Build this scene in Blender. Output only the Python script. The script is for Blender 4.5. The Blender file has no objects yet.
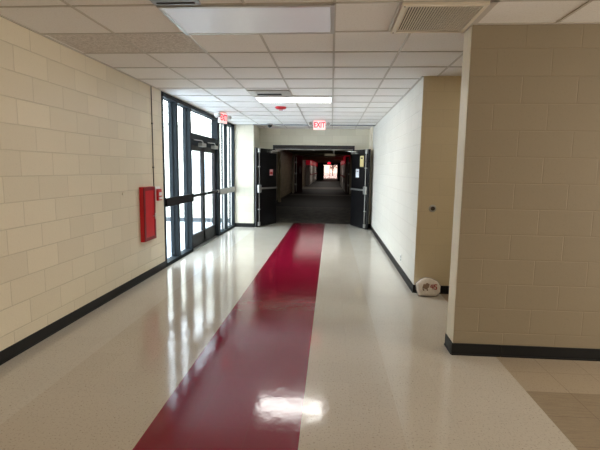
import bpy, bmesh, math, random
from mathutils import Vector, Matrix
random.seed(4)
COL = bpy.context.scene.collection
PI = math.pi

# ---------------------------------------------------------------- dimensions
EYE = 1.508
H = 2.616
XL, XR = -2.488, 1.057
S = 0.6096
TX, TY = -0.003, 3.665          # ceiling grid origin
XB, YB, YB2, YW = 1.04, 3.515, 3.715, 5.35
WY0, WY1 = 6.30, 11.08          # window wall
YF = 12.0                       # wall with the double door
OX0, OX1, OH = -1.616, 0.617, 2.165
HX0, HX1 = -2.45, 1.25          # hallway beyond
HY1 = 80.0
WT = 0.2

# ---------------------------------------------------------------- helpers
def link(o, parent=None):
    COL.objects.link(o)
    if parent: o.parent = parent
    return o

def box(bm, x0, x1, y0, y1, z0, z1, rot=None, bevel=0):
    r = bmesh.ops.create_cube(bm, size=1)
    vs = r['verts']
    for v in vs:
        v.co = Vector(((x0 + x1) / 2 + v.co.x * (x1 - x0), (y0 + y1) / 2 + v.co.y * (y1 - y0), (z0 + z1) / 2 + v.co.z * (z1 - z0)))
    if bevel:
        es = list({e for v in vs for e in v.link_edges})
        bmesh.ops.bevel(bm, geom=es, offset=bevel, segments=2, affect='EDGES', profile=0.6)
    if rot is not None:
        for v in vs:
            if v.is_valid: v.co = rot @ v.co
    return vs

def cyl(bm, p0, p1, r, seg=16, r2=None):
    p0, p1 = Vector(p0), Vector(p1)
    d = p1 - p0
    m = Matrix.Translation((p0 + p1) / 2) @ d.to_track_quat('Z', 'Y').to_matrix().to_4x4()
    bmesh.ops.create_cone(bm, cap_ends=True, segments=seg, radius1=r, radius2=r if r2 is None else r2, depth=d.length, matrix=m)

def lathe(bm, prof, seg=24, m=None):
    m = m or Matrix()
    rings = []
    for r, z in prof:
        rings.append([bm.verts.new(m @ Vector((max(r, 1e-4) * math.cos(a * 2 * PI / seg), max(r, 1e-4) * math.sin(a * 2 * PI / seg), z))) for a in range(seg)])
    for a, b in zip(rings, rings[1:]):
        for i in range(seg):
            bm.faces.new((a[i], a[(i + 1) % seg], b[(i + 1) % seg], b[i]))
    bm.faces.new(rings[0][::-1]); bm.faces.new(rings[-1])

def prism(bm, pts, y0, y1):
    """polygon in XZ extruded along Y"""
    a = [bm.verts.new((x, y0, z)) for x, z in pts]
    b = [bm.verts.new((x, y1, z)) for x, z in pts]
    n = len(pts)
    bm.faces.new(a); bm.faces.new(b[::-1])
    for i in range(n): bm.faces.new((a[i], b[i], b[(i + 1) % n], a[(i + 1) % n]))

def obj(name, bm, mat, parent=None, smooth=False):
    bmesh.ops.recalc_face_normals(bm, faces=bm.faces)
    me = bpy.data.meshes.new(name)
    bm.to_mesh(me); bm.free()
    me.materials.append(mat)
    if smooth:
        for p in me.polygons: p.use_smooth = True
    return link(bpy.data.objects.new(name, me), parent)

def B(*boxes, bevel=0):
    bm = bmesh.new()
    for b in boxes: box(bm, *b, bevel=bevel)
    return bm

def struct(name, bm, mat):
    o = obj(name, bm, mat); o['kind'] = 'structure'
    return o

def sempty(name, loc, rz=0):
    o = bpy.data.objects.new(name, None); link(o)
    o.location = loc; o.rotation_euler = (0, 0, rz); o['kind'] = 'structure'; o.empty_display_size = .1
    return o

def tag(o, label, cat, group=None):
    o['label'] = label; o['category'] = cat
    if group: o['group'] = group
    return o

def thing(name, label, cat, loc=(0, 0, 0), rz=0, group=None):
    o = bpy.data.objects.new(name, None); link(o)
    o.location = loc; o.rotation_euler = (0, 0, rz); o.empty_display_size = .1
    return tag(o, label, cat, group)

def dup(root, loc, label=None):
    r = root.copy(); COL.objects.link(r); r.location = loc
    if label: r['label'] = label
    for ch in list(root.children):
        c = ch.copy(); COL.objects.link(c); c.parent = r
        for g in list(ch.children):
            d = g.copy(); COL.objects.link(d); d.parent = c
    return r

# ---------------------------------------------------------------- materials
class N:
    def __init__(s, name):
        s.m = bpy.data.materials.new(name); s.m.use_nodes = True
        s.t = s.m.node_tree; s.b = s.t.nodes['Principled BSDF']
    def n(s, typ, **kw):
        x = s.t.nodes.new(typ)
        for k, v in kw.items(): setattr(x, k, v)
        return x
    def l(s, a, b): s.t.links.new(a, b)
    def val(s, x, sock):
        if hasattr(x, 'is_output') or isinstance(x, bpy.types.NodeSocket): s.l(x, sock)
        else: sock.default_value = x
    def math(s, op, a, b=0.0, c=None):
        x = s.n('ShaderNodeMath', operation=op)
        s.val(a, x.inputs[0]); s.val(b, x.inputs[1])
        if c is not None: s.val(c, x.inputs[2])
        return x.outputs[0]
    def mix(s, f, a, b):
        x = s.n('ShaderNodeMix', data_type='RGBA')
        s.val(f, x.inputs[0])
        for v, k in ((a, 6), (b, 7)):
            if isinstance(v, tuple): x.inputs[k].default_value = (*v[:3], 1)
            else: s.l(v, x.inputs[k])
        return x.outputs[2]
    def noise(s, vec, scale, detail=2, rough=.5):
        x = s.n('ShaderNodeTexNoise'); x.inputs['Scale'].default_value = scale
        x.inputs['Detail'].default_value = detail; x.inputs['Roughness'].default_value = rough
        s.l(vec, x.inputs['Vector']); return x.outputs['Fac']
    def coord(s):
        return s.n('ShaderNodeTexCoord').outputs['Object']
    def sep(s, v):
        x = s.n('ShaderNodeSeparateXYZ'); s.l(v, x.inputs[0]); return x.outputs
    def ramp(s, f, p0, p1, c0=(0, 0, 0), c1=(1, 1, 1)):
        x = s.n('ShaderNodeValToRGB'); e = x.color_ramp.elements
        e[0].position = p0; e[1].position = p1; e[0].color = (*c0, 1); e[1].color = (*c1, 1)
        s.l(f, x.inputs[0]); return x.outputs[0]
    def bump(s, h, strength, dist):
        x = s.n('ShaderNodeBump'); x.inputs['Strength'].default_value = strength; x.inputs['Distance'].default_value = dist
        s.l(h, x.inputs['Height']); s.l(x.outputs[0], s.b.inputs['Normal']); return x

def plain(name, col, rough=.5, metal=0, var=.06, vscale=25, spec=.5, bump=0, emit=None, es=0):
    m = N(name); c = m.coord()
    f = m.noise(c, vscale, 3)
    lo = tuple(max(0, k * (1 - var)) for k in col); hi = tuple(min(1, k * (1 + var)) for k in col)
    m.l(m.mix(f, lo, hi), m.b.inputs['Base Color'])
    m.b.inputs['Roughness'].default_value = rough; m.b.inputs['Metallic'].default_value = metal
    m.b.inputs['Specular IOR Level'].default_value = spec
    if bump: m.bump(f, bump, .002)
    if emit: m.b.inputs['Emission Color'].default_value = (*emit, 1); m.b.inputs['Emission Strength'].default_value = es
    return m.m

def block(name, axis, phase, col, mort, rough=.45, bumps=.5, var=.1):
    """painted concrete block, running bond, 16 x 8 in"""
    m = N(name); c = m.coord(); sx = m.sep(c)
    cb = m.n('ShaderNodeCombineXYZ')
    m.l(m.math('ADD', sx[axis], 40.64 - phase), cb.inputs[0]); m.l(m.math('ADD', sx[2], 0.0), cb.inputs[1])
    br = m.n('ShaderNodeTexBrick'); m.l(cb.outputs[0], br.inputs['Vector'])
    br.inputs['Scale'].default_value = 1; br.inputs['Brick Width'].default_value = .4064; br.inputs['Row Height'].default_value = .2032
    br.inputs['Mortar Size'].default_value = .0055; br.inputs['Mortar Smooth'].default_value = .6; br.inputs['Bias'].default_value = 0
    br.inputs['Color1'].default_value = (0, 0, 0, 1); br.inputs['Color2'].default_value = (1, 1, 1, 1)
    n1 = m.noise(c, 1.3, 3); n2 = m.noise(c, 55, 4, .7)
    a = m.mix(br.outputs['Color'], tuple(k * (1 - var * .6) for k in col), tuple(min(1, k * (1 + var * .5)) for k in col))
    a = m.mix(m.math('MULTIPLY', n1, .5), a, tuple(k * (1 - var) for k in col))
    a = m.mix(m.math('MULTIPLY', m.ramp(n2, .30, .42, (1, 1, 1), (0, 0, 0)), .22), a, tuple(k * .6 for k in col))
    a = m.mix(m.math('MULTIPLY', br.outputs['Fac'], .6), a, mort)
    m.l(a, m.b.inputs['Base Color']); m.b.inputs['Roughness'].default_value = rough
    h = m.math('SUBTRACT', m.math('MULTIPLY', n2, .35), br.outputs['Fac'])
    m.bump(h, bumps, .006)
    return m.m

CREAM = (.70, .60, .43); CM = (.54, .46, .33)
M_left = block('block_left', 1, 3.333, (.74, .65, .485), (.60, .52, .38), bumps=.6)
M_right = block('block_right', 1, 3.333, (.66, .64, .58), (.54, .52, .46), bumps=.5, var=.06)
M_near = block('block_near', 0, 1.234, (.29, .235, .155), (.27, .21, .135), rough=.6, var=.05, bumps=.35)  # same paint as the end cap, shade put into a darker colour
M_recess = block('block_recess', 0, 1.10, (.72, .61, .41), (.66, .55, .37), bumps=.2, var=.04)
M_far = block('block_far', 0, 1.234, (.72, .68, .55), (.60, .56, .44), bumps=.25)
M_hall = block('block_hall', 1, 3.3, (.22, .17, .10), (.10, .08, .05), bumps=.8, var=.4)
M_cream = plain('cream_paint', (.80, .73, .58), .45)
M_base = plain('black_vinyl', (.010, .010, .010), .5, spec=.25)
M_frame = plain('dark_aluminium', (.017, .023, .027), .6, 0, spec=.12)
M_silver = plain('brushed_silver', (.55, .55, .53), .35, .8)
M_blackdoor = plain('black_door_paint', (.006, .006, .007), .42, spec=.3)
M_blackbar = plain('black_rail', (.006, .006, .006), .6, spec=.15)
M_barglare = plain('rail_reflection', (.36, .36, .34), .4, .2)  # same black bar, its glancing reflection put into the colour as grey
M_tbar = plain('tbar_enamel', (.50, .47, .42), .35, .1)
M_grid = plain('tbar_grid_enamel', (.52, .48, .42), .4)
M_white = plain('white_enamel', (.80, .80, .78), .4)
M_red = plain('red_enamel', (.50, .008, .014), .3, emit=(.8, .01, .02), es=.05)  # faint glow added to the enamel, which is no light source
M_reddark = plain('dark_red_enamel', (.22, .005, .01), .3)
M_lens_on = plain('lit_diffuser', (.9, .9, .9), .5, emit=(1, .98, .95), es=3)
M_lens_off = plain('off_diffuser_glow', (.74, .77, .83), .25, var=.02, emit=(.80, .83, .9), es=.10)  # slight glow added to the diffuser although the fixture is off
M_grey = plain('grey_plastic', (.22, .23, .24), .5)
M_exitface = plain('exit_face', (.9, .7, .68), .4, emit=(1, .42, .40), es=.8)
M_exitred = plain('exit_letters', (.8, .01, .03), .4, emit=(1, .02, .05), es=1.0)
M_yellow = plain('yellow_paper', (.72, .60, .28), .8)
M_paper = plain('white_paper', (.74, .78, .84), .8)
M_pink = plain('pink_paper', (.80, .40, .40), .8)
M_brass = plain('dark_bronze', (.10, .085, .07), .4, .6)
M_grille = plain('almond_grille', (.72, .65, .53), .45)
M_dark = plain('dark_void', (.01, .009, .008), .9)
M_locker = plain('pale_locker', (.45, .43, .40), .4)
M_lockred = plain('locker_red', (.45, .01, .02), .4, emit=(.6, .01, .03), es=.15)  # self-glow added to the red, no lamp behind it

# ceiling tile
def tile_mat():
    m = N('ceiling_tile'); c = m.coord(); sx = m.sep(c)
    n1 = m.noise(c, 70, 4, .75); n2 = m.noise(c, 9, 3)
    fx = m.math('FLOOR', m.math('DIVIDE', m.math('ADD', sx[0], 20 * S - TX), S))
    fy = m.math('FLOOR', m.math('DIVIDE', m.math('ADD', sx[1], 20 * S - TY), S))
    cb = m.n('ShaderNodeCombineXYZ'); m.l(fx, cb.inputs[0]); m.l(fy, cb.inputs[1])
    wn = m.n('ShaderNodeTexWhiteNoise'); m.l(cb.outputs[0], wn.inputs['Vector'])
    a = m.mix(wn.outputs['Value'], (.81, .785, .745), (.84, .82, .785))
    a = m.mix(m.math('MULTIPLY', m.ramp(n1, .33, .47, (1, 1, 1), (0, 0, 0)), .40), a, (.58, .54, .48))
    # two odd, rougher tiles beside the left wall
    rx = m.math('MULTIPLY', m.math('LESS_THAN', sx[0], TX - 2 * S), m.math('GREATER_THAN', sx[0], TX - 4 * S))
    ry = m.math('MULTIPLY', m.math('GREATER_THAN', sx[1], TY), m.math('LESS_THAN', sx[1], TY + S))
    odd = m.math('MULTIPLY', rx, ry)
    n3 = m.noise(c, 45, 5, .85)
    b = m.mix(m.ramp(n3, .38, .6), (.46, .41, .35), (.74, .69, .63))
    a = m.mix(odd, a, b)
    m.l(a, m.b.inputs['Base Color']); m.b.inputs['Roughness'].default_value = .85
    m.bump(m.math('ADD', n1, m.math('MULTIPLY', m.math('MULTIPLY', n3, odd), 2)), .4, .004)
    return m.m
M_tile = tile_mat()

# vinyl floor
def floor_mat():
    m = N('vinyl_tile_floor'); c = m.coord(); sx = m.sep(c); T = .3048
    X, Y = sx[0], sx[1]
    ux = m.math('DIVIDE', m.math('ADD', X, 60 * T + .1465), T); uy = m.math('DIVIDE', m.math('ADD', Y, 60 * T - 2.945), T)
    cb = m.n('ShaderNodeCombineXYZ'); m.l(m.math('FLOOR', ux), cb.inputs[0]); m.l(m.math('FLOOR', uy), cb.inputs[1])
    wn = m.n('ShaderNodeTexWhiteNoise'); m.l(cb.outputs[0], wn.inputs['Vector'])
    rnd = wn.outputs['Value']
    def edge(u):
        f = m.math('FRACT', u); d = m.math('MINIMUM', f, m.math('SUBTRACT', 1.0, f))
        return m.math('LESS_THAN', d, .006)
    joint = m.math('MAXIMUM', edge(ux), edge(uy))
    n_s = m.noise(c, 75, 3, .8); n_l = m.noise(c, .9, 3); n_m = m.noise(c, 7, 3)
    lt = lambda s, v: m.math('LESS_THAN', s, v)
    gt = lambda s, v: m.math('GREATER_THAN', s, v)
    red = m.math('MULTIPLY', gt(X, -1.034), lt(X, -.1465))
    bord = m.math('MAXIMUM', lt(X, -1.90), m.math('MULTIPLY', gt(X, .45), lt(X, 1.385)))
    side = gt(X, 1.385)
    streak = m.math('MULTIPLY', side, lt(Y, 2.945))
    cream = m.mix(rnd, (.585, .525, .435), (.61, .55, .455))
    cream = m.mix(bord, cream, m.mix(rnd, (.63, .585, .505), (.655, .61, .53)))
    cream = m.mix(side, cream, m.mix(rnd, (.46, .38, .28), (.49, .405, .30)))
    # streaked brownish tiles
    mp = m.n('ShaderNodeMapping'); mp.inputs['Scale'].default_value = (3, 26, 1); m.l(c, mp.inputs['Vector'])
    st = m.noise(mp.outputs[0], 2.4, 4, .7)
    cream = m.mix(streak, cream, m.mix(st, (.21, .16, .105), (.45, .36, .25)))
    cream = m.mix(m.math('MULTIPLY', m.ramp(n_s, .36, .42, (1, 1, 1), (0, 0, 0)), .75), cream, (.25, .19, .14))
    cream = m.mix(m.math('MULTIPLY', n_l, .25), cream, (.42, .35, .27))
    rd = m.mix(rnd, (.215, .005, .023), (.24, .006, .026))
    rd = m.mix(m.math('MULTIPLY', n_m, .3), rd, (.24, .006, .022))
    a = m.mix(red, cream, rd)
    a = m.mix(m.math('MULTIPLY', joint, m.math('ADD', m.math('MULTIPLY', side, .45), .07)), a, (.13, .09, .07))
    m.l(a, m.b.inputs['Base Color'])
    m.l(m.math('ADD', m.math('MULTIPLY', n_m, .07), .06), m.b.inputs['Roughness'])
    m.b.inputs['Specular IOR Level'].default_value = .5
    mp2 = m.n('ShaderNodeMapping'); mp2.inputs['Scale'].default_value = (1, .6, 1); m.l(c, mp2.inputs['Vector'])
    wv = m.noise(mp2.outputs[0], 14, 2)
    wv = m.math('ADD', wv, m.math('MULTIPLY', m.noise(c, 38, 3, .6), .35))
    m.bump(wv, .22, .004)
    return m.m
M_floor = floor_mat()

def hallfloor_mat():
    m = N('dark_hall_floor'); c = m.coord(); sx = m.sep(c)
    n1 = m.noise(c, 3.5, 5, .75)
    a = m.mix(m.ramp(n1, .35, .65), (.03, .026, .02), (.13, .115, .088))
    a = m.mix(m.math('GREATER_THAN', sx[1], 17.6), a, m.mix(n1, (.005, .005, .004), (.018, .016, .013)))  # corridor light falling off put into the colour: black past the doorway area
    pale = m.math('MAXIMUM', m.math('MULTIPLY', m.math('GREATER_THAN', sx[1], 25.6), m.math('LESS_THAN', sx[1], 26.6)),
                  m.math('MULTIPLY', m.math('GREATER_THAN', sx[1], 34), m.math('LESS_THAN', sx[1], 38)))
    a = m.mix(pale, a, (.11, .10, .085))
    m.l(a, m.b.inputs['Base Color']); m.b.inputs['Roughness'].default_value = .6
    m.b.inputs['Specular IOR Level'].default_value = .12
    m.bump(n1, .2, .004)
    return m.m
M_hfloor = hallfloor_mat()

def glass_mat():
    m = N('window_glass'); t = m.t
    tr = m.n('ShaderNodeBsdfTransparent'); gl = m.n('ShaderNodeBsdfGlossy'); gl.inputs['Roughness'].default_value = .02
    tr.inputs[0].default_value = (.94, .97, .97, 1)
    fr = m.n('ShaderNodeFresnel'); fr.inputs[0].default_value = 1.35
    mx = m.n('ShaderNodeMixShader'); m.l(m.math('MULTIPLY', fr.outputs[0], .45), mx.inputs[0]); m.l(tr.outputs[0], mx.inputs[1]); m.l(gl.outputs[0], mx.inputs[2])
    m.l(mx.outputs[0], t.nodes['Material Output'].inputs['Surface'])
    return m.m
M_glass = glass_mat()
M_outwall = plain('outside_wall_paint', (.80, .77, .66), .7)
M_ground = plain('outside_concrete', (.62, .66, .72), .8)

# ---------------------------------------------------------------- setting
X0, X1, Y0 = XL, 6.0, -5.0
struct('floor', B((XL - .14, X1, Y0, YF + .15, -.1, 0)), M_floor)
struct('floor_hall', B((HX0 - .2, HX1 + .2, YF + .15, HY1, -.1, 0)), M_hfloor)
struct('ceiling', B((XL - .14, X1, Y0, YF + .15, H, H + .1)), M_tile)
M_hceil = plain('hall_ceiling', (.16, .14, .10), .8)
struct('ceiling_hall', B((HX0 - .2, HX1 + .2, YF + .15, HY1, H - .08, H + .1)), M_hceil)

struct('wall_left', B((XL - WT, XL, Y0, WY0, 0, H)), M_left)
struct('wall_right', B((XR, XR + WT, YW + .001, YF, 0, H), bevel=.004), M_right)
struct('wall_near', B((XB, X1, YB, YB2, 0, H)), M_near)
# end cap of the near wall, window light put into a paler paint
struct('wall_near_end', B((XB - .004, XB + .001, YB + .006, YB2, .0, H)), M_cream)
struct('wall_recess', B((XR + .0015, 3.2, YW, YW + WT, 0, H)), M_recess)
struct('wall_alcove_side', B((3.2, 3.4, YB2, YW + WT, 0, H)), M_recess)
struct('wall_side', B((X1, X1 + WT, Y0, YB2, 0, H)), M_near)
struct('wall_back', B((XL - WT, X1 + WT, Y0 - WT, Y0, 0, H)), M_left)
struct('wall_pilaster', B((XL - .14, -1.985, WY1, YF, 0, H), bevel=.006), M_far)
struct('wall_far_left', B((-1.985, OX0, YF, YF + .15, 0, H)), M_far)
struct('wall_far_right', B((OX1, XR + WT, YF, YF + .15, 0, H)), M_far)
struct('wall_far_top', B((OX0, OX1, YF, YF + .15, OH, H)), M_far)
struct('trim_1', B((XR - .05, XR, 11.5, YF, 0, H)), M_cream)

def baseb(name, *bs):
    bm = bmesh.new()
    for x0, x1, y0, y1, out in bs:
        box(bm, x0, x1, y0, y1, 0, .1)
        # little toe at the foot
        if out == 'x+': box(bm, x1, x1 + .006, y0, y1, 0, .012)
        if out == 'x-': box(bm, x0 - .006, x0, y0, y1, 0, .012)
        if out == 'y-': box(bm, x0, x1, y0 - .006, y0, 0, .012)
    struct(name, bm, M_base)
baseb('baseboard_left', (XL, XL + .008, Y0, WY0, 'x+'))
baseb('baseboard_right', (XR - .008, XR, YW - .008, 11.5, 'x-'), (XR - .058, XR - .05, 11.492, YF, 'x-'), (XR - .05, XR - .008, 11.492, 11.5, 'y-'))
baseb('baseboard_recess', (XR, 3.2, YW - .008, YW, 'y-'))
baseb('baseboard_near', (XB - .012, 1.42, YB - .008, YB, 'y-'), (1.424, X1, YB - .008, YB, 'y-'), (XB - .012, XB - .004, YB, YB2 + .008, 'x-'), (XB - .012, 3.2, YB2, YB2 + .008, ''))
baseb('baseboard_far', (XL, -1.977, WY1 - .008, WY1, 'y-'), (-1.985, -1.977, WY1, YF, 'x+'), (-1.977, OX0, YF - .008, YF, 'y-'), (OX1, XR - .058, YF - .008, YF, 'y-'))

# ceiling T-bar grid
bm = bmesh.new(); t = .010; zt = H - .006
for k in range(-3, 3):
    x = TX + k * S
    if k == 2: x1 = YW
    else: x1 = YF
    if k in (-1,): segs = [(Y0, TY - S), (TY, TY + 5 * S), (TY + 6 * S, x1)]
    elif k == 1: segs = [(TY, x1)]
    elif k == 2: segs = [(TY, x1)]
    else: segs = [(Y0, x1)]
    for a, b in segs: box(bm, x - t, x + t, a, b, zt, H + .001)
for x in (.432, 1.035, 1.645, 2.25, 2.86, 3.47, 4.08, 4.69, 5.3):
    w = .03 if x == 1.035 else t
    box(bm, x - w, x + w, Y0, TY if x < 1 else YB, zt, H + .001)
n = -14
while TY + n * S < 11.6:
    y = TY + n * S
    xa, xb = XL, (XR if y > YW else (3.2 if y > YB2 else X1))
    box(bm, xa, xb, y - t, y + t, zt, H + .001)
    n += 1
# wall angle
for b in ((XL, XL + .022, Y0, WY1), (XR - .022, XR, YW, YF), (XB - .026, XB - .004, YB, YB2), (XB - .02, X1, YB - .022, YB), (XL, -1.985, WY1 - .022, WY1), (-1.985, XR, YF - .022, YF)):
    box(bm, *b, zt - .002, H + .001)
struct('trim_2', bm, M_grid)
struct('reveal_shadow_strip', B((-1.985, XR, 10.93, 10.985, H - .02, H + .001)), M_grey)  # dark strip stands in for the shadow in a ceiling reveal

# ---------------------------------------------------------------- window wall
FX0, FX1 = XL - .13, XL + .003    # mullion depth
GX = XL - .085
def frame_window(name, ys, rail_mat, rail_x):
    root = sempty(name, (0, 0, 0))
    bm = bmesh.new()
    for y in ys: box(bm, FX0, FX1, y - .036, y + .036, 0, H - .002)
    a, b = ys[0], ys[-1]
    box(bm, FX0, FX1 + .004, a, b, H - .07, H - .002)
    box(bm, FX0, FX1, a, b, 0, .05)
    box(bm, FX0, FX1 + .012, a, b, 0, .018)
    obj('window_frame', bm, M_frame, root)
    # bright metal glazing beads beside the mullions
    bm = bmesh.new()
    for y in ys[1:]: box(bm, GX + .002, GX + .02, y - .05, y - .036, .05, H - .07)
    for y in ys[:-1]: box(bm, GX + .002, GX + .02, y + .036, y + .05, .05, H - .07)
    obj('glazing_bead', bm, M_silver if name == 'window_2' else M_frame, root)
    for p, q in zip(ys, ys[1:]): obj('pane', B((GX - .004, GX + .002, p + .03, q - .03, .05, H - .07)), M_glass, root)
    obj('rail', B((XL + .004, XL + rail_x, ys[0] + .0, ys[-1] + .03, .92, 1.052), bevel=.004), rail_mat, root)
    return root
frame_window('window_1', [WY0 + .03, 6.93, 7.60], M_blackbar, .035)
frame_window('window_2', [9.58, 10.27, 11.05], M_barglare, .02)

# entrance frame, transom and two glass leaves
r = sempty('window_3', (0, 0, 0))
DY0, DY1 = 7.63, 9.41
obj('window_frame', B((FX0, FX1, DY0, DY1, H - .07, H - .002), (FX0, FX1, DY0, DY1, 2.03, 2.13), (FX0, FX1, DY1, 9.55, 0, H - .002), (FX0 + .02, FX1 - .05, DY0, DY1, 1.93, 2.03)), M_frame, r)
obj('threshold', B((FX0, FX1 + .03, DY0, DY1, 0, .014), bevel=.003), M_silver, r)
obj('pane', B((GX - .004, GX + .002, DY0, DY1, 2.13, H - .07)), M_glass, r)
for nm, a, b, s in (('door_1', DY0 + .004, 8.517, 1), ('door_2', 8.523, DY1 - .004, -1)):
    r = sempty(nm, (0, 0, 0))
    x0, x1 = XL - .095, XL - .05
    obj('leaf_frame', B((x0, x1, a, a + .075, .02, 1.925), (x0, x1, b - .075, b, .02, 1.925), (x0, x1, a, b, 1.83, 1.925), (x0, x1, a, b, .02, .27)), M_blackdoor, r)
    obj('pane', B((x0 + .02, x0 + .027, a + .075, b - .075, .27, 1.83)), M_glass, r)
    obj('push_bar', B((XL + .0, XL + .035, a + .03, b - .03, .985, 1.035), (x1, XL, a + .03, a + .07, .985, 1.035), (x1, XL, b - .07, b - .03, .985, 1.035), bevel=.004), M_blackbar, r)
    e = a if s < 0 else b
    obj('push_bar_end', B((XL - .004, XL + .04, b - .10, b - .02, .98, 1.04)), M_silver, r)
    c = obj('door_closer', B((x1 + .001, XL + .035, b - .34, b - .06, 1.915, 1.985), bevel=.008), M_silver, r)
    bm = bmesh.new(); cyl(bm, (XL - .01, b - .12, 1.995), (XL + .05, b - .42, 2.02), .009, 10); cyl(bm, (XL + .05, b - .42, 2.02), (XL - .02, b - .66, 2.02), .009, 10)
    obj('closer_arm', bm, M_silver, c)

# outside
struct('ground_outside', B((-16, XL - .2, -2, 15, -.12, -.02)), M_ground)
struct('wall_outside', B((-16, XL - .16, 12.05, 12.3, -.02, 2.78)), M_outwall)
struct('baseboard_outside', B((-16, XL - .16, 12.03, 12.05, -.02, .10)), plain('grey_outside_base', (.06, .07, .08), .6))
r = sempty('window_4', (0, 0, 0))
bm = B((-3.95, -3.35, 12.0, 12.05, 1.0, 1.75))
obj('pane', bm, plain('outside_pane', (.45, .52, .58), .2), r)
bm = bmesh.new()
for i in range(5): box(bm, -3.95 + i * .15 - .01, -3.95 + i * .15 + .01, 11.985, 12.0, 1.0, 1.75)
for i in range(5): box(bm, -3.96, -3.34, 11.985, 12.0, 1.0 + i * .1875 - .01, 1.0 + i * .1875 + .01)
obj('window_bars', bm, plain('pale_bars', (.6, .62, .62), .5), r)

# ---------------------------------------------------------------- double door at the end
r = sempty('door_frame', (0, 0, 0)); r.name = 'trim_4'
obj('frame', B((OX0, OX0 + .05, YF - .03, YF + .17, 0, OH - .1), (OX1 - .05, OX1, YF - .03, YF + .17, 0, OH - .1), (OX0, OX1, YF - .03, YF + .17, OH - .1, OH), bevel=.004), plain('black_frame_paint', (.018, .018, .02), .3), r)
obj('stop', B((-.53, -.47, YF + .02, YF + .1, OH - .13, OH - .1), (OX0 + .05, OX1 - .05, YF + .05, YF + .08, OH - .118, OH - .1)), M_silver, r)

def black_leaf(name, hinge, ang, side):
    """leaf lies along local +X from the hinge; the push side faces local -Y * side"""
    r = sempty(name, (hinge[0], hinge[1], 0), ang)
    W, T = .98, .045
    s = side
    def yb(a, b):
        lo, hi = (-b, -a) if s > 0 else (a, b)
        return lo, hi
    obj('leaf', B((0, W, -T / 2, T / 2, .012, 2.04), bevel=.003), M_blackdoor, r)
    y0, y1 = yb(T / 2, T / 2 + .055)
    pb = obj('push_bar', B((.06, W - .16, *yb(T / 2 + .03, T / 2 + .06), .985, 1.03), bevel=.006), M_silver, r)
    obj('mounting_plate', B((.02, W - .13, *yb(T / 2, T / 2 + .012), .99, 1.025)), M_grey, pb)
    obj('latch_case', B((W - .16, W - .035, *yb(T / 2, T / 2 + .06), .90, 1.10), bevel=.012), M_silver, r)
    bm = bmesh.new(); yc = (T / 2 + .03) * (-1 if s > 0 else 1)
    cyl(bm, (W - .09, yc, 1.10), (W - .09, yc, 1.98), .008, 10); cyl(bm, (W - .09, yc, .07), (W - .09, yc, .90), .008, 10)
    obj('vertical_rod', bm, M_silver, r)
    for z in (.035, .45, 1.55, 1.93): obj('rod_guide' if z not in (.035, 1.93) else 'rod_latch', B((W - .125, W - .055, *yb(T / 2, T / 2 + .045), z, z + (.10 if z in (.035, 1.93) else .03)), bevel=.006), M_silver, r)
    c = obj('door_closer', B((.05, .36, *yb(T / 2, T / 2 + .055), 1.93, 1.99), bevel=.006), M_silver, r)
    ya = (T / 2 + .04) * (-1 if s > 0 else 1)
    bm = bmesh.new(); cyl(bm, (.30, ya, 1.995), (.12, ya * 3.2, 2.0), .009, 10); cyl(bm, (.12, ya * 3.2, 2.0), (.0, ya * 3.6, 2.02), .009, 10)
    obj('closer_arm', bm, M_silver, c)
    for z in (.2, 1.0, 1.8):
        bm = bmesh.new(); cyl(bm, (-.008, 0, z), (-.008, 0, z + .11), .008, 10); obj('hinge', bm, M_silver, r)
    return r
angL = math.atan2(11.13 - 11.95, -1.905 + 1.53)
dl = black_leaf('door_3', (-1.53, 11.95), angL, -1)
angR = math.atan2(11.16 - 11.95, .90 - .575)
dr = black_leaf('door_4', (.575, 11.95), angR, 1)

def leaf_pt(hinge, ang, d, off):
    return Vector((hinge[0] + math.cos(ang) * d - math.sin(ang) * off, hinge[1] + math.sin(ang) * d + math.cos(ang) * off, 0))
def notice(name, label, hinge, ang, d, off, z0, z1, w, mat, marks, cat='notice'):
    p = leaf_pt(hinge, ang, d, off)
    o = obj(name, B((-w / 2, w / 2, -.0015, .0015, z0, z1)), mat)
    o.location = p; o.rotation_euler = (0, 0, ang)
    tag(o, label, cat)
    bm = bmesh.new(); sg = 1 if off > 0 else -1
    for (a, b, c, d2) in marks: box(bm, a * w, b * w, min(sg * .0015, sg * .0025), max(sg * .0015, sg * .0025), z0 + c * (z1 - z0), z0 + d2 * (z1 - z0))
    return o, bm
o, bm = notice('notice', 'small pink and white notice on the left black door leaf', (-1.53, 11.95), angL, .27, .0245, 1.34, 1.50, .15, M_pink, [(-.4, .4, .2, .62)])
obj('printed_block', bm, M_red, o)
o, bm = notice('notice', 'tall yellow paper notice on the right black door leaf', (.575, 11.95), angR, .60, -.0245, 1.60, 1.88, .20, M_yellow, [(-.3, .3, .72, .85)])
obj('printed_block', bm, M_brass, o)
o, bm = notice('notice', 'white paper notice below the yellow one on right black door leaf', (.575, 11.95), angR, .36, -.0245, 1.32, 1.54, .19, M_paper, [(-.3, .3, .68, .76)])
obj('printed_block', bm, M_grey, o)

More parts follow.
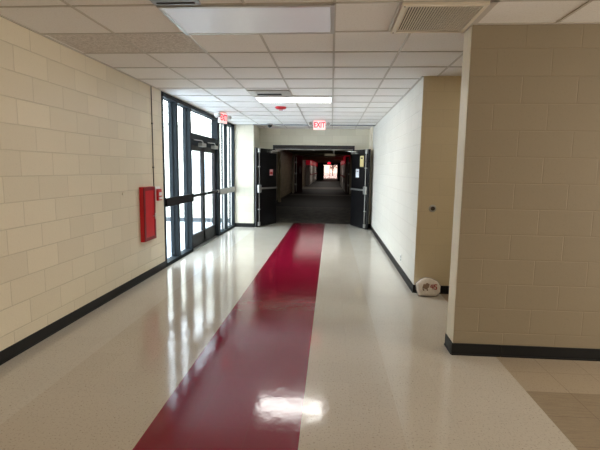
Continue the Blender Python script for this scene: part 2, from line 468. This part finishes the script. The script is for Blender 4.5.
# ---------------------------------------------------------------- hall beyond
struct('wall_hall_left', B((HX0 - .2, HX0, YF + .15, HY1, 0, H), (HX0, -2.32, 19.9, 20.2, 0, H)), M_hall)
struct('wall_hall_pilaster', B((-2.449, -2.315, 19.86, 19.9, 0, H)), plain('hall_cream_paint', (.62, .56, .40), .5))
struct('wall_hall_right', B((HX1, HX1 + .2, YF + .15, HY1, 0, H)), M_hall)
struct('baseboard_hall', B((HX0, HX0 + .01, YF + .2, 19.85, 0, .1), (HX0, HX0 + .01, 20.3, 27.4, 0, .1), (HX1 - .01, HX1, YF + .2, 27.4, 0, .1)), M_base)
M_hcream = plain('hall_frame_cream', (.42, .38, .28), .5)
struct('trim_5', B((HX0, HX0 + .09, 27.5, 27.7, 0, H - .1), (HX1 - .1, HX1, 27.5, 27.7, 0, H - .1), (HX0, HX1, 27.5, 27.7, 2.42, H - .1)), M_hcream)
struct('trim_6', B((HX0, HX1, 15.6, 15.75, H - .2, H - .08), (HX0, HX1, 21, 21.15, H - .14, H - .08), (HX0, HX1, 35, 35.3, H - .35, H - .08)), M_hcream)
for nm, hx, a in (('door_5', HX0 + .16, math.radians(68)), ('door_6', HX1 - .14, math.radians(100))):
    r = sempty(nm, (hx, 27.75, 0), a)
    obj('leaf', B((0, 1.0, -.022, .022, .01, 2.38)), plain('dark_maroon_door', (.045, .012, .012), .4), r)
    bm = bmesh.new(); lathe(bm, [(.001, 0), (.16, 0), (.17, .01), (.14, .02), (.001, .02)], 20, Matrix.Translation((.62, -.022 if nm == 'door_5' else .022, 1.5)) @ Matrix.Rotation(PI / 2 if nm == 'door_5' else -PI / 2, 4, 'X') @ Matrix.Scale(1.6, 4, (0, 1, 0)))
    obj('oval_window', bm, M_grey, r)
    bm = bmesh.new(); cyl(bm, (.05, -.04 if nm == 'door_5' else .04, .1), (.05, -.04 if nm == 'door_5' else .04, 2.3), .03, 10)
    obj('edge_strip', bm, M_silver, r)
    for z in (.5, 1.2, 1.9): obj('hinge', B((.0, .12, -.06, .06, z, z + .12)), M_white, r)
# lockers: two banks
def locker():
    t = thing('locker', 'pale hall locker in the dim hallway beyond the double door', 'locker', (0, 0, 0), 0, 'pale lockers along the far hallway')
    obj('case', B((0, .34, 0, 2.3, .08, 1.95), (0, .32, .02, 2.28, 0, .08)), M_locker, t)
    for i in range(3):
        d = obj('door', B((.34, .36, .03 + i * .757, .75 + i * .757, .12, 1.92), bevel=.004), M_locker, t)
        obj('handle', B((.36, .385, .60 + i * .757, .66 + i * .757, .95, 1.10)), M_red if i == 1 else M_grey, d)
    return t
def locker_r():
    t = thing('locker', 'pale hall locker on the right side of the dim hallway', 'locker', (0, 0, 0), 0, 'pale lockers on the right of the hallway')
    obj('case', B((-.30, 0, 0, 2.3, .08, 1.95), (-.28, 0, .02, 2.28, 0, .08)), M_locker, t)
    for i in range(3):
        d = obj('door', B((-.32, -.30, .03 + i * .757, .75 + i * .757, .12, 1.92), bevel=.004), M_locker, t)
        obj('handle', B((-.345, -.32, .60 + i * .757, .66 + i * .757, .95, 1.10)), M_red if i == 1 else M_grey, d)
    return t
la = locker(); la.location = (HX0 + .004, 42, 0)
for k in range(1, 10): dup(la, (HX0 + .004, 42 + k * 2.34, 0))
lb = locker_r(); lb.location = (HX1 - .004, 29.5, 0)
for k in range(1, 6): dup(lb, (HX1 - .004, 29.5 + k * 2.34, 0))
struct('trim_7', B((HX0, HX0 + .38, 42, 65.4, 1.98, H - .1), (HX1 - .34, HX1, 29.5, 43.6, 1.98, H - .1)), M_lockred)
def tint_mat():
    m = N('tinted_glass'); tr = m.n('ShaderNodeBsdfTransparent'); tr.inputs[0].default_value = (.42, .34, .31, 1)
    gl = m.n('ShaderNodeBsdfGlossy'); mx = m.n('ShaderNodeMixShader'); mx.inputs[0].default_value = .05
    m.l(tr.outputs[0], mx.inputs[1]); m.l(gl.outputs[0], mx.inputs[2]); m.l(mx.outputs[0], m.t.nodes['Material Output'].inputs['Surface'])
    return m.m
r = sempty('window_5', (0, 0, 0))
obj('pane', B((-1.62, 1.05, HY1 - .16, HY1 - .15, 0, 2.45)), tint_mat(), r)
obj('window_frame', B((-.32, -.25, HY1 - .2, HY1 - .1, 0, 2.45), (-1.62, 1.05, HY1 - .2, HY1 - .1, 2.38, 2.45)), M_frame, r)
# end of the hall
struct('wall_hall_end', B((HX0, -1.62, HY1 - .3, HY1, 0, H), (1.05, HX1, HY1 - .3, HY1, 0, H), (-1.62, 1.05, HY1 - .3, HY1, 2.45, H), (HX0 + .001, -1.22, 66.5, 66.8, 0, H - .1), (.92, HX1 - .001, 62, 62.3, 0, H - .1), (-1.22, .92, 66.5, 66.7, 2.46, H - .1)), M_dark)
r = sempty('door_7', (-1.6, HY1 - .35, 0), -PI / 2 + .25)
obj('leaf', B((0, 1.1, -.025, .025, .01, 2.3)), M_blackdoor, r)
obj('push_bar', B((.1, 1.0, .025, .12, 1.0, 1.1)), M_blackbar, r)
struct('ground_far', B((-30, 30, HY1 + .01, 200, -.12, -.02)), plain('far_paving', (.75, .66, .62), .8))
t = thing('tree', 'small bare tree outside the bright far end of the hallway', 'tree', (.35, 112, -.02))
bm = bmesh.new(); cyl(bm, (0, 0, 0), (0, 0, 2.0), .12, 8, .07)
for i in range(9):
    a = i * 2.4; cyl(bm, (0, 0, 1.2 + i * .08), (math.cos(a) * .9, math.sin(a) * .6, 2.0 + i * .12), .05, 6, .015)
obj('trunk', bm, M_brass, t)
bm = bmesh.new()
for i in range(60):
    p = Vector((random.gauss(0, .5), random.gauss(0, .4), 2.4 + random.gauss(0, .35)))
    bmesh.ops.create_icosphere(bm, subdivisions=1, radius=random.uniform(.08, .18), matrix=Matrix.Translation(p))
obj('foliage', bm, plain('dull_foliage', (.20, .16, .12), .8), t)

# ---------------------------------------------------------------- wall things, left
CY0, CY1, CZ0, CZ1, CD = 5.47, 5.845, .525, 1.25, .062
t = thing('extinguisher_cabinet', 'tall red metal fire extinguisher cabinet on the left block wall', 'cabinet', (XL, (CY0 + CY1) / 2, CZ0))
def rel(*bs, bevel=0):
    oy, oz = (CY0 + CY1) / 2, CZ0
    return B(*[(a - XL, b - XL, c - oy, d - oy, e - oz, f - oz) for a, b, c, d, e, f in bs], bevel=bevel)
obj('case', rel((XL, XL + CD - .012, CY0, CY1, CZ0, CZ1), bevel=.004), M_red, t)
d = obj('door', rel((XL + CD - .011, XL + CD, CY0 + .004, CY0 + .05, CZ0 + .004, CZ1 - .004), (XL + CD - .011, XL + CD, CY1 - .05, CY1 - .004, CZ0 + .004, CZ1 - .004),
    (XL + CD - .011, XL + CD, CY0 + .05, CY1 - .05, CZ0 + .004, CZ0 + .05), (XL + CD - .011, XL + CD, CY0 + .05, CY1 - .05, CZ1 - .05, CZ1 - .004)), M_reddark, t)
obj('door_panel', rel((XL + CD - .011, XL + CD - .004, CY0 + .05, CY1 - .05, CZ0 + .05, CZ1 - .05)), M_red, d)
bm = bmesh.new(); cyl(bm, (CD - .004, .115, .32), (CD + .018, .115, .32), .012, 12); cyl(bm, (CD + .018, .115, .28), (CD + .018, .115, .36), .007, 8)
obj('handle', bm, M_silver, d)

t = thing('fire_alarm_pull_station', 'small red fire alarm pull station with white handle beside the red cabinet', 'alarm', (XL, 6.03, 1.04))
obj('backplate', B((0, .02, -.09, .09, -.01, .20), bevel=.004), M_white, t)
obj('body', B((.02, .055, -.062, .062, .0, .165), bevel=.006), M_red, t)
obj('handle', B((.055, .072, -.05, .05, .02, .05), (.055, .062, -.045, .045, .07, .12), bevel=.003), M_white, t)
bm = bmesh.new()
cyl(bm, (XL + .008, 5.93, 1.235), (XL + .008, 5.93, H - .008), .006, 10)
for z in (1.5, 2.1): box(bm, XL, XL + .016, 5.915, 5.945, z, z + .02)
tag(obj('conduit', bm, M_brass), 'thin vertical wiring conduit above the red cabinet on left wall', 'conduit')
# small screw plate on left wall
bm = bmesh.new(); lathe(bm, [(.001, 0), (.018, 0), (.018, .006), (.012, .012), (.001, .012)], 16, Matrix.Translation((XL, 5.02, 1.19)) @ Matrix.Rotation(PI / 2, 4, 'Y'))
tag(obj('wall_hook', bm, M_cream, smooth=False), 'tiny cream painted stub on left block wall left of red cabinet', 'hook')

# ---------------------------------------------------------------- wall things, right
t = thing('wall_button', 'round dark metal button plate on the recessed wall', 'button', (1.238, YW, 1.06))
R90 = Matrix.Rotation(PI / 2, 4, 'X')
bm = bmesh.new(); lathe(bm, [(.001, .0), (.045, .0), (.045, .006), (.036, .014), (.001, .014)], 24, R90); obj('plate', bm, M_silver, t)
bm = bmesh.new(); lathe(bm, [(.001, .014), (.026, .014), (.024, .028), (.001, .03)], 24, R90); obj('push_knob', bm, M_brass, t)
t = thing('wall_outlet', 'small cream wall outlet low on the bright right wall', 'outlet', (XR, 6.377, .17))
obj('plate', B((-.006, -.0005, -.035, .035, 0, .115), bevel=.002), M_white, t)
for z in (.02, .065): obj('socket', B((-.009, -.006, -.017, .017, z, z + .03), bevel=.001), M_grey, t)

# padded pouch leaning in the corner
t = thing('printed_pouch', 'white puffy pouch with brown and red print on floor against recessed wall', 'pouch', (1.20, 5.20, 0), 0)
pts = [(-.115, .0), (.10, -.0), (.145, .05), (.150, .13), (.11, .185), (.04, .215), (-.03, .222), (-.09, .195), (-.145, .145), (-.135, .07)]
tilt = Matrix.Rotation(-.30, 4, 'X') @ Matrix.Rotation(.02, 4, 'Y')
def pf(u, v, side):
    # silhouette scaled by v about the middle, puffed
    return u
bm = bmesh.new(); cx, cz = 0, .105
import_rings = [(1.0, 0.0), (.985, .018), (.93, .034), (.75, .047), (.45, .055), (.15, .058)]
def ring(k, d, sgn):
    res = []
    n = len(pts)
    for i in range(n * 4):
        a = pts[i // 4]; b = pts[(i // 4 + 1) % n]; f = (i % 4) / 4
        x = a[0] * (1 - f) + b[0] * f; z = a[1] * (1 - f) + b[1] * f
        wr = 1 + .012 * math.sin(i * 2.3)
        p = Vector((cx + (x - cx) * k * wr, sgn * d + random.uniform(-.002, .002) * (k < .98), cz + (z - cz) * k))
        res.append(bm.verts.new(tilt @ p))
    return res
front = [ring(k, d, -1) for k, d in import_rings]; back = [ring(k, d, 1) for k, d in import_rings[1:]]
for a, b in list(zip(front, front[1:])) + [(front[0], back[0])] + list(zip(back, back[1:])):
    for i in range(len(a)): bm.faces.new((a[i], a[(i + 1) % len(a)], b[(i + 1) % len(a)], b[i]))
bm.faces.new(front[-1]); bm.faces.new(back[-1])
zmin = min(v.co.z for v in bm.verts)
for v in bm.verts: v.co.z -= zmin
body = obj('body', bm, plain('pouch_fabric', (.80, .73, .66), .5, var=.18, vscale=30, bump=.4), t, True)
# rim piping
def rim_curve():
    bm = bmesh.new(); n = len(pts) * 4; P = []
    for i in range(n):
        a = pts[i // 4]; b = pts[(i // 4 + 1) % len(pts)]; f = (i % 4) / 4
        p = tilt @ Vector((a[0] * (1 - f) + b[0] * f, -.012, a[1] * (1 - f) + b[1] * f)); p.z -= zmin; P.append(p)
    for i in range(n): cyl(bm, P[i], P[(i + 1) % n], .005, 6)
    for v in bm.verts: v.co.z = max(v.co.z, .001)
    return bm
obj('piping', rim_curve(), plain('grey_piping', (.30, .28, .27), .5), t)
def mark(name, polys, mat, y=-.062):
    bm = bmesh.new()
    for poly in polys:
        prism(bm, poly, y - .003, y + .012)
    for v in bm.verts: v.co = tilt @ v.co; v.co.z -= zmin
    obj(name, bm, mat, t)
def seg(x0, z0, x1, z1, w=.009):
    d = Vector((x1 - x0, z1 - z0)); n = Vector((-d.y, d.x)).normalized() * w / 2
    return [(x0 - n.x, z0 - n.y), (x1 - n.x, z1 - n.y), (x1 + n.x, z1 + n.y), (x0 + n.x, z0 + n.y)]
M_brown = plain('brown_print', (.28, .19, .13), .6); M_prred = plain('red_print', (.42, .05, .03), .6)
mark('brown_print', [[(-.075, .095), (-.03, .075), (.0, .10), (.01, .14), (-.02, .155), (-.04, .135), (-.06, .14)], seg(-.07, .085, -.055, .06, .012), seg(-.02, .09, -.015, .06, .012)], M_brown)
# lettering 45
mark('red_lettering', [seg(.035, .135, .022, .105), seg(.020, .105, .058, .105), seg(.050, .140, .050, .082), seg(.070, .137, .098, .137), seg(.070, .137, .068, .112), seg(.068, .112, .090, .112), seg(.092, .112, .094, .086), seg(.064, .084, .094, .084)], M_prred)

# ---------------------------------------------------------------- ceiling things
def fixture(label, x0, x1, y0, y1, lens):
    t = thing('ceiling_light', label, 'ceiling light', ((x0 + x1) / 2, (y0 + y1) / 2, H - .012))
    w, d = (x1 - x0) / 2, (y1 - y0) / 2
    obj('frame', B((-w, -w + .03, -d, d, -.008, .011), (w - .03, w, -d, d, -.008, .011), (-w + .03, w - .03, -d, -d + .03, -.008, .011), (-w + .03, w - .03, d - .03, d, -.008, .011), bevel=.002), M_white if lens is M_lens_on else M_silver, t)
    obj('diffuser', B((-w + .03, w - .03, -d + .03, d - .03, -.004, .006)), lens, t)
    return t
fixture('wide unlit ceiling light panel nearest the camera', TX - 2 * S, TX, TY - S, TY, M_lens_off)
fixture('lit white ceiling light panel further down the corridor', TX - 2 * S, TX, TY + 5 * S, TY + 6 * S, M_lens_on)


# near return grille
gx0, gx1, gy0, gy1 = .445, 1.005, TY - S, TY - .02
t = thing('return_air_grille', 'almond louvred air return grille in ceiling beside the near wall', 'grille', ((gx0 + gx1) / 2, (gy0 + gy1) / 2, H - .004))
w, d = (gx1 - gx0) / 2, (gy1 - gy0) / 2
obj('backing', B((-w + .02, w - .02, -d + .02, d - .02, -.002, .003)), M_dark, t)
obj('frame', B((-w, -w + .035, -d, d, -.022, .004), (w - .03, w, -d, d, -.022, .004), (-w + .035, w - .03, -d, -d + .03, -.022, .004), (-w + .035, w - .03, d - .025, d, -.022, .004), bevel=.002), M_grille, t)
ns = 27
ml = []
for i in range(ns):
    x = -w + .045 + i * (2 * w - .085) / (ns - 1)
    bm = bmesh.new(); box(bm, -.0045, .0045, -d + .03, d - .025, -.004, .008, rot=Matrix.Translation((x, 0, -.012)) @ Matrix.Rotation(.22, 4, 'Y'))
    obj('slat', bm, M_grille, t)
for y in (-d + .02, d - .02):
    bm = bmesh.new(); lathe(bm, [(.001, -.026), (.006, -.024), (.006, -.021), (.001, -.021)], 10, Matrix.Translation((-w + .017, y, 0))); obj('screw', bm, M_brass, t)
# far slotted diffuser
t = thing('ceiling_vent', 'cream square ceiling vent with one dark slot beside the lit light', 'vent', (-.915, 6.52, H - .004))
obj('plate', B((-.30, .30, -.29, .29, -.012, .0), bevel=.003), M_tbar, t)
obj('slot', B((-.2, .16, -.06, .06, -.016, -.012), bevel=.001), M_dark, t)
t = thing('ceiling_vent', 'grey metal ceiling vent at the top of the photo left of the near light', 'vent', (-1.06, 2.80, H - .005))
obj('plate', B((-.16, .16, -.22, .22, -.014, .0), bevel=.003), plain('grey_vent_metal', (.34, .36, .38), .4, .4), t)
bm = bmesh.new()
for i in range(6): box(bm, -.13, .13, -.18 + i * .07, -.165 + i * .07, -.018, -.014)
obj('slot', bm, M_dark, t)
# strobe
t = thing('fire_alarm_strobe', 'round red fire alarm strobe on ceiling past the lit light', 'alarm', (-.93, 7.92, H))
bm = bmesh.new(); lathe(bm, [(.001, 0), (.10, 0), (.10, -.02), (.085, -.035), (.06, -.04), (.001, -.04)], 28); obj('housing', bm, M_red, t, False)
obj('strobe_lens', B((-.035, .035, -.022, .022, -.062, -.04), bevel=.008), plain('strobe_lens', (.7, .35, .35), .2), t)
# camera dome
t = thing('security_camera', 'small black dome security camera on ceiling near the double door', 'camera', (-1.54, 10.80, H - .003))
bm = bmesh.new(); lathe(bm, [(.001, 0), (.075, 0), (.075, -.025), (.065, -.03), (.001, -.03)], 24); obj('mount', bm, M_grey, t)
bm = bmesh.new(); lathe(bm, [(.06, -.03), (.06, -.045), (.05, -.07), (.03, -.088), (.001, -.094)], 24); obj('dome', bm, plain('black_dome', (.006, .006, .007), .1), t, True)

# exit signs
def text_mesh(s, size, depth):
    cu = bpy.data.curves.new('txt', 'FONT'); cu.body = s; cu.size = size; cu.extrude = depth; cu.align_x = 'CENTER'; cu.align_y = 'CENTER'
    cu.offset = size * .022
    ob = bpy.data.objects.new('tmp', cu); COL.objects.link(ob)
    bpy.context.view_layer.update()
    me = bpy.data.meshes.new_from_object(ob.evaluated_get(bpy.context.evaluated_depsgraph_get()))
    bpy.data.objects.remove(ob)
    return me
def exit_sign(label, loc, rz):
    t = thing('exit_sign', label, 'exit sign', loc, rz)
    obj('canopy', B((-.07, .07, -.03, .03, -.014, 0), bevel=.003), M_white, t)
    obj('housing', B((-.138, .138, -.022, .022, -.218, -.012), bevel=.006), M_white, t)
    obj('face', B((-.130, .130, -.026, -.0225, -.211, -.020), bevel=.001), M_exitface, t)
    me = text_mesh('EXIT', .165, .002); me.materials.clear(); me.materials.append(M_exitred)
    o = link(bpy.data.objects.new('lettering', me), t); o.rotation_euler = (PI / 2, 0, 0); o.location = (0, -.029, -.115); o.scale = (.74, 1, 1)
    for s in (-1, 1):
        bm = bmesh.new()
        lathe(bm, [(.001, .03), (.03, .03), (.045, .0), (.05, -.045), (.046, -.05), (.001, -.05)], 18, Matrix.Translation((s * .20, -.01, -.075)) @ Matrix.Rotation(-PI / 2 - .25, 4, 'X') @ Matrix.Scale(-1, 4, (0, 0, 1)))
        cyl(bm, (s * .13, 0, -.06), (s * .20, 0, -.06), .012, 8)
        h = obj('lamp_head', bm, M_white, t)
        bm = bmesh.new(); lathe(bm, [(.001, 0), (.038, 0), (.038, .004), (.001, .006)], 16, Matrix.Translation((s * .20, -.062, -.088)) @ Matrix.Rotation(PI / 2 + .25, 4, 'X')); obj('lens', bm, M_silver, h)
    return t
exit_sign('white exit sign with red EXIT letters hanging before the black double door', (-.29, 9.9, H - .004), 0)
exit_sign('white and red exit sign hanging beside the glass entrance doors', (-2.17, 8.62, H - .004), math.radians(74))
# hall exit sign, tiny
t = thing('exit_sign', 'tiny red exit sign glowing deep in the dark hallway', 'exit sign', (-.25, 45, H - .08))
obj('stem', B((-.02, .02, -.02, .02, -.25, 0)), M_white, t)
obj('face', B((-.16, .16, -.03, .03, -.45, -.25), bevel=.005), M_exitred, t)
t = thing('hanging_sign', 'small pale panel hung from a rod in the dim hallway ceiling', 'sign', (.10, 20, H - .08))
bm = bmesh.new(); cyl(bm, (0, 0, -.02), (0, 0, 0), .05, 12); cyl(bm, (0, 0, -.30), (0, 0, 0), .018, 8); obj('rod', bm, M_silver, t)
obj('panel', B((-.42, .05, -.03, .03, -.40, -.30), bevel=.004), M_hcream, t)

# ---------------------------------------------------------------- light
W = bpy.data.worlds.new('sky'); bpy.context.scene.world = W; W.use_nodes = True
nt = W.node_tree; bg = nt.nodes['Background']
tc = nt.nodes.new('ShaderNodeTexCoord'); sp = nt.nodes.new('ShaderNodeSeparateXYZ'); rp = nt.nodes.new('ShaderNodeValToRGB')
nt.links.new(tc.outputs['Generated'], sp.inputs[0]); nt.links.new(sp.outputs[2], rp.inputs[0])
rp.color_ramp.elements[0].position = 0; rp.color_ramp.elements[0].color = (1, .98, .96, 1)
rp.color_ramp.elements[1].position = .5; rp.color_ramp.elements[1].color = (.74, .86, 1, 1)
nt.links.new(rp.outputs[0], bg.inputs[0]); bg.inputs[1].default_value = 10

def area(name, loc, rot, sx, sy, power, col=(1, 1, 1), portal=False):
    l = bpy.data.lights.new(name, 'AREA'); l.shape = 'RECTANGLE'; l.size = sx; l.size_y = sy; l.energy = power; l.color = col
    o = bpy.data.objects.new(name, l); link(o); o.location = loc; o.rotation_euler = rot
    if portal: l.cycles.is_portal = True
    return o
area('window_portal', (XL - .13, (WY0 + WY1) / 2, H / 2), (0, -PI / 2, 0), H, WY1 - WY0, 1, portal=True)
area('hall_end_portal', (-.3, HY1 + .05, 1.2), (-PI / 2, 0, 0), 2.7, 2.4, 1, portal=True)
# unseen fill light added behind the camera to lift the foreground
area('fill_back', (-.6, -2.2, H - .03), (0, 0, 0), 1.2, .6, 46, (1, .92, .80))
area('fill_side', (5.9, 1.6, 1.35), (0, PI / 2, 0), 2.3, 3.0, 135, (1, .93, .82))  # added area light out of view, brightens the left wall
area('fill_alcove', (2.4, 4.5, H - .03), (0, 0, 0), .6, .6, 7, (1, .93, .80))  # added unseen light that brightens the alcove
area('corridor_lamp', (TX - S, TY + 5.5 * S, H - .03), (0, 0, 0), 1.1, .5, 16, (1, .97, .92))
for y, e, sy in ((22.5, 22, 6), (36, 30, 2), (46, 40, 2), (57, 40, 2)): area('fill_hall', (-.6, y, H - .22), (0, 0, 0), 2.2, sy, e, (1, .95, .87))  # fill lights added without fixtures to brighten the hall

# ---------------------------------------------------------------- camera
cd = bpy.data.cameras.new('camera'); cam = bpy.data.objects.new('camera', cd); link(cam)
r_, u_, f_ = Vector((.99733, .07177, .01377)), Vector((-.02276, .12596, .99177)), Vector((-.06944, .98944, -.12726))
m = Matrix(((r_.x, u_.x, -f_.x), (r_.y, u_.y, -f_.y), (r_.z, u_.z, -f_.z)))
cam.matrix_world = Matrix.Translation((0, 0, EYE)) @ m.to_4x4()
cd.sensor_fit = 'HORIZONTAL'; cd.sensor_width = 36; cd.lens = 432.458 / 600 * 36; cd.clip_end = 400; cd.clip_start = .05
sc = bpy.context.scene; sc.camera = cam
sc.view_settings.view_transform = 'Standard'; sc.view_settings.look = 'None'
sc.view_settings.exposure = 0.3
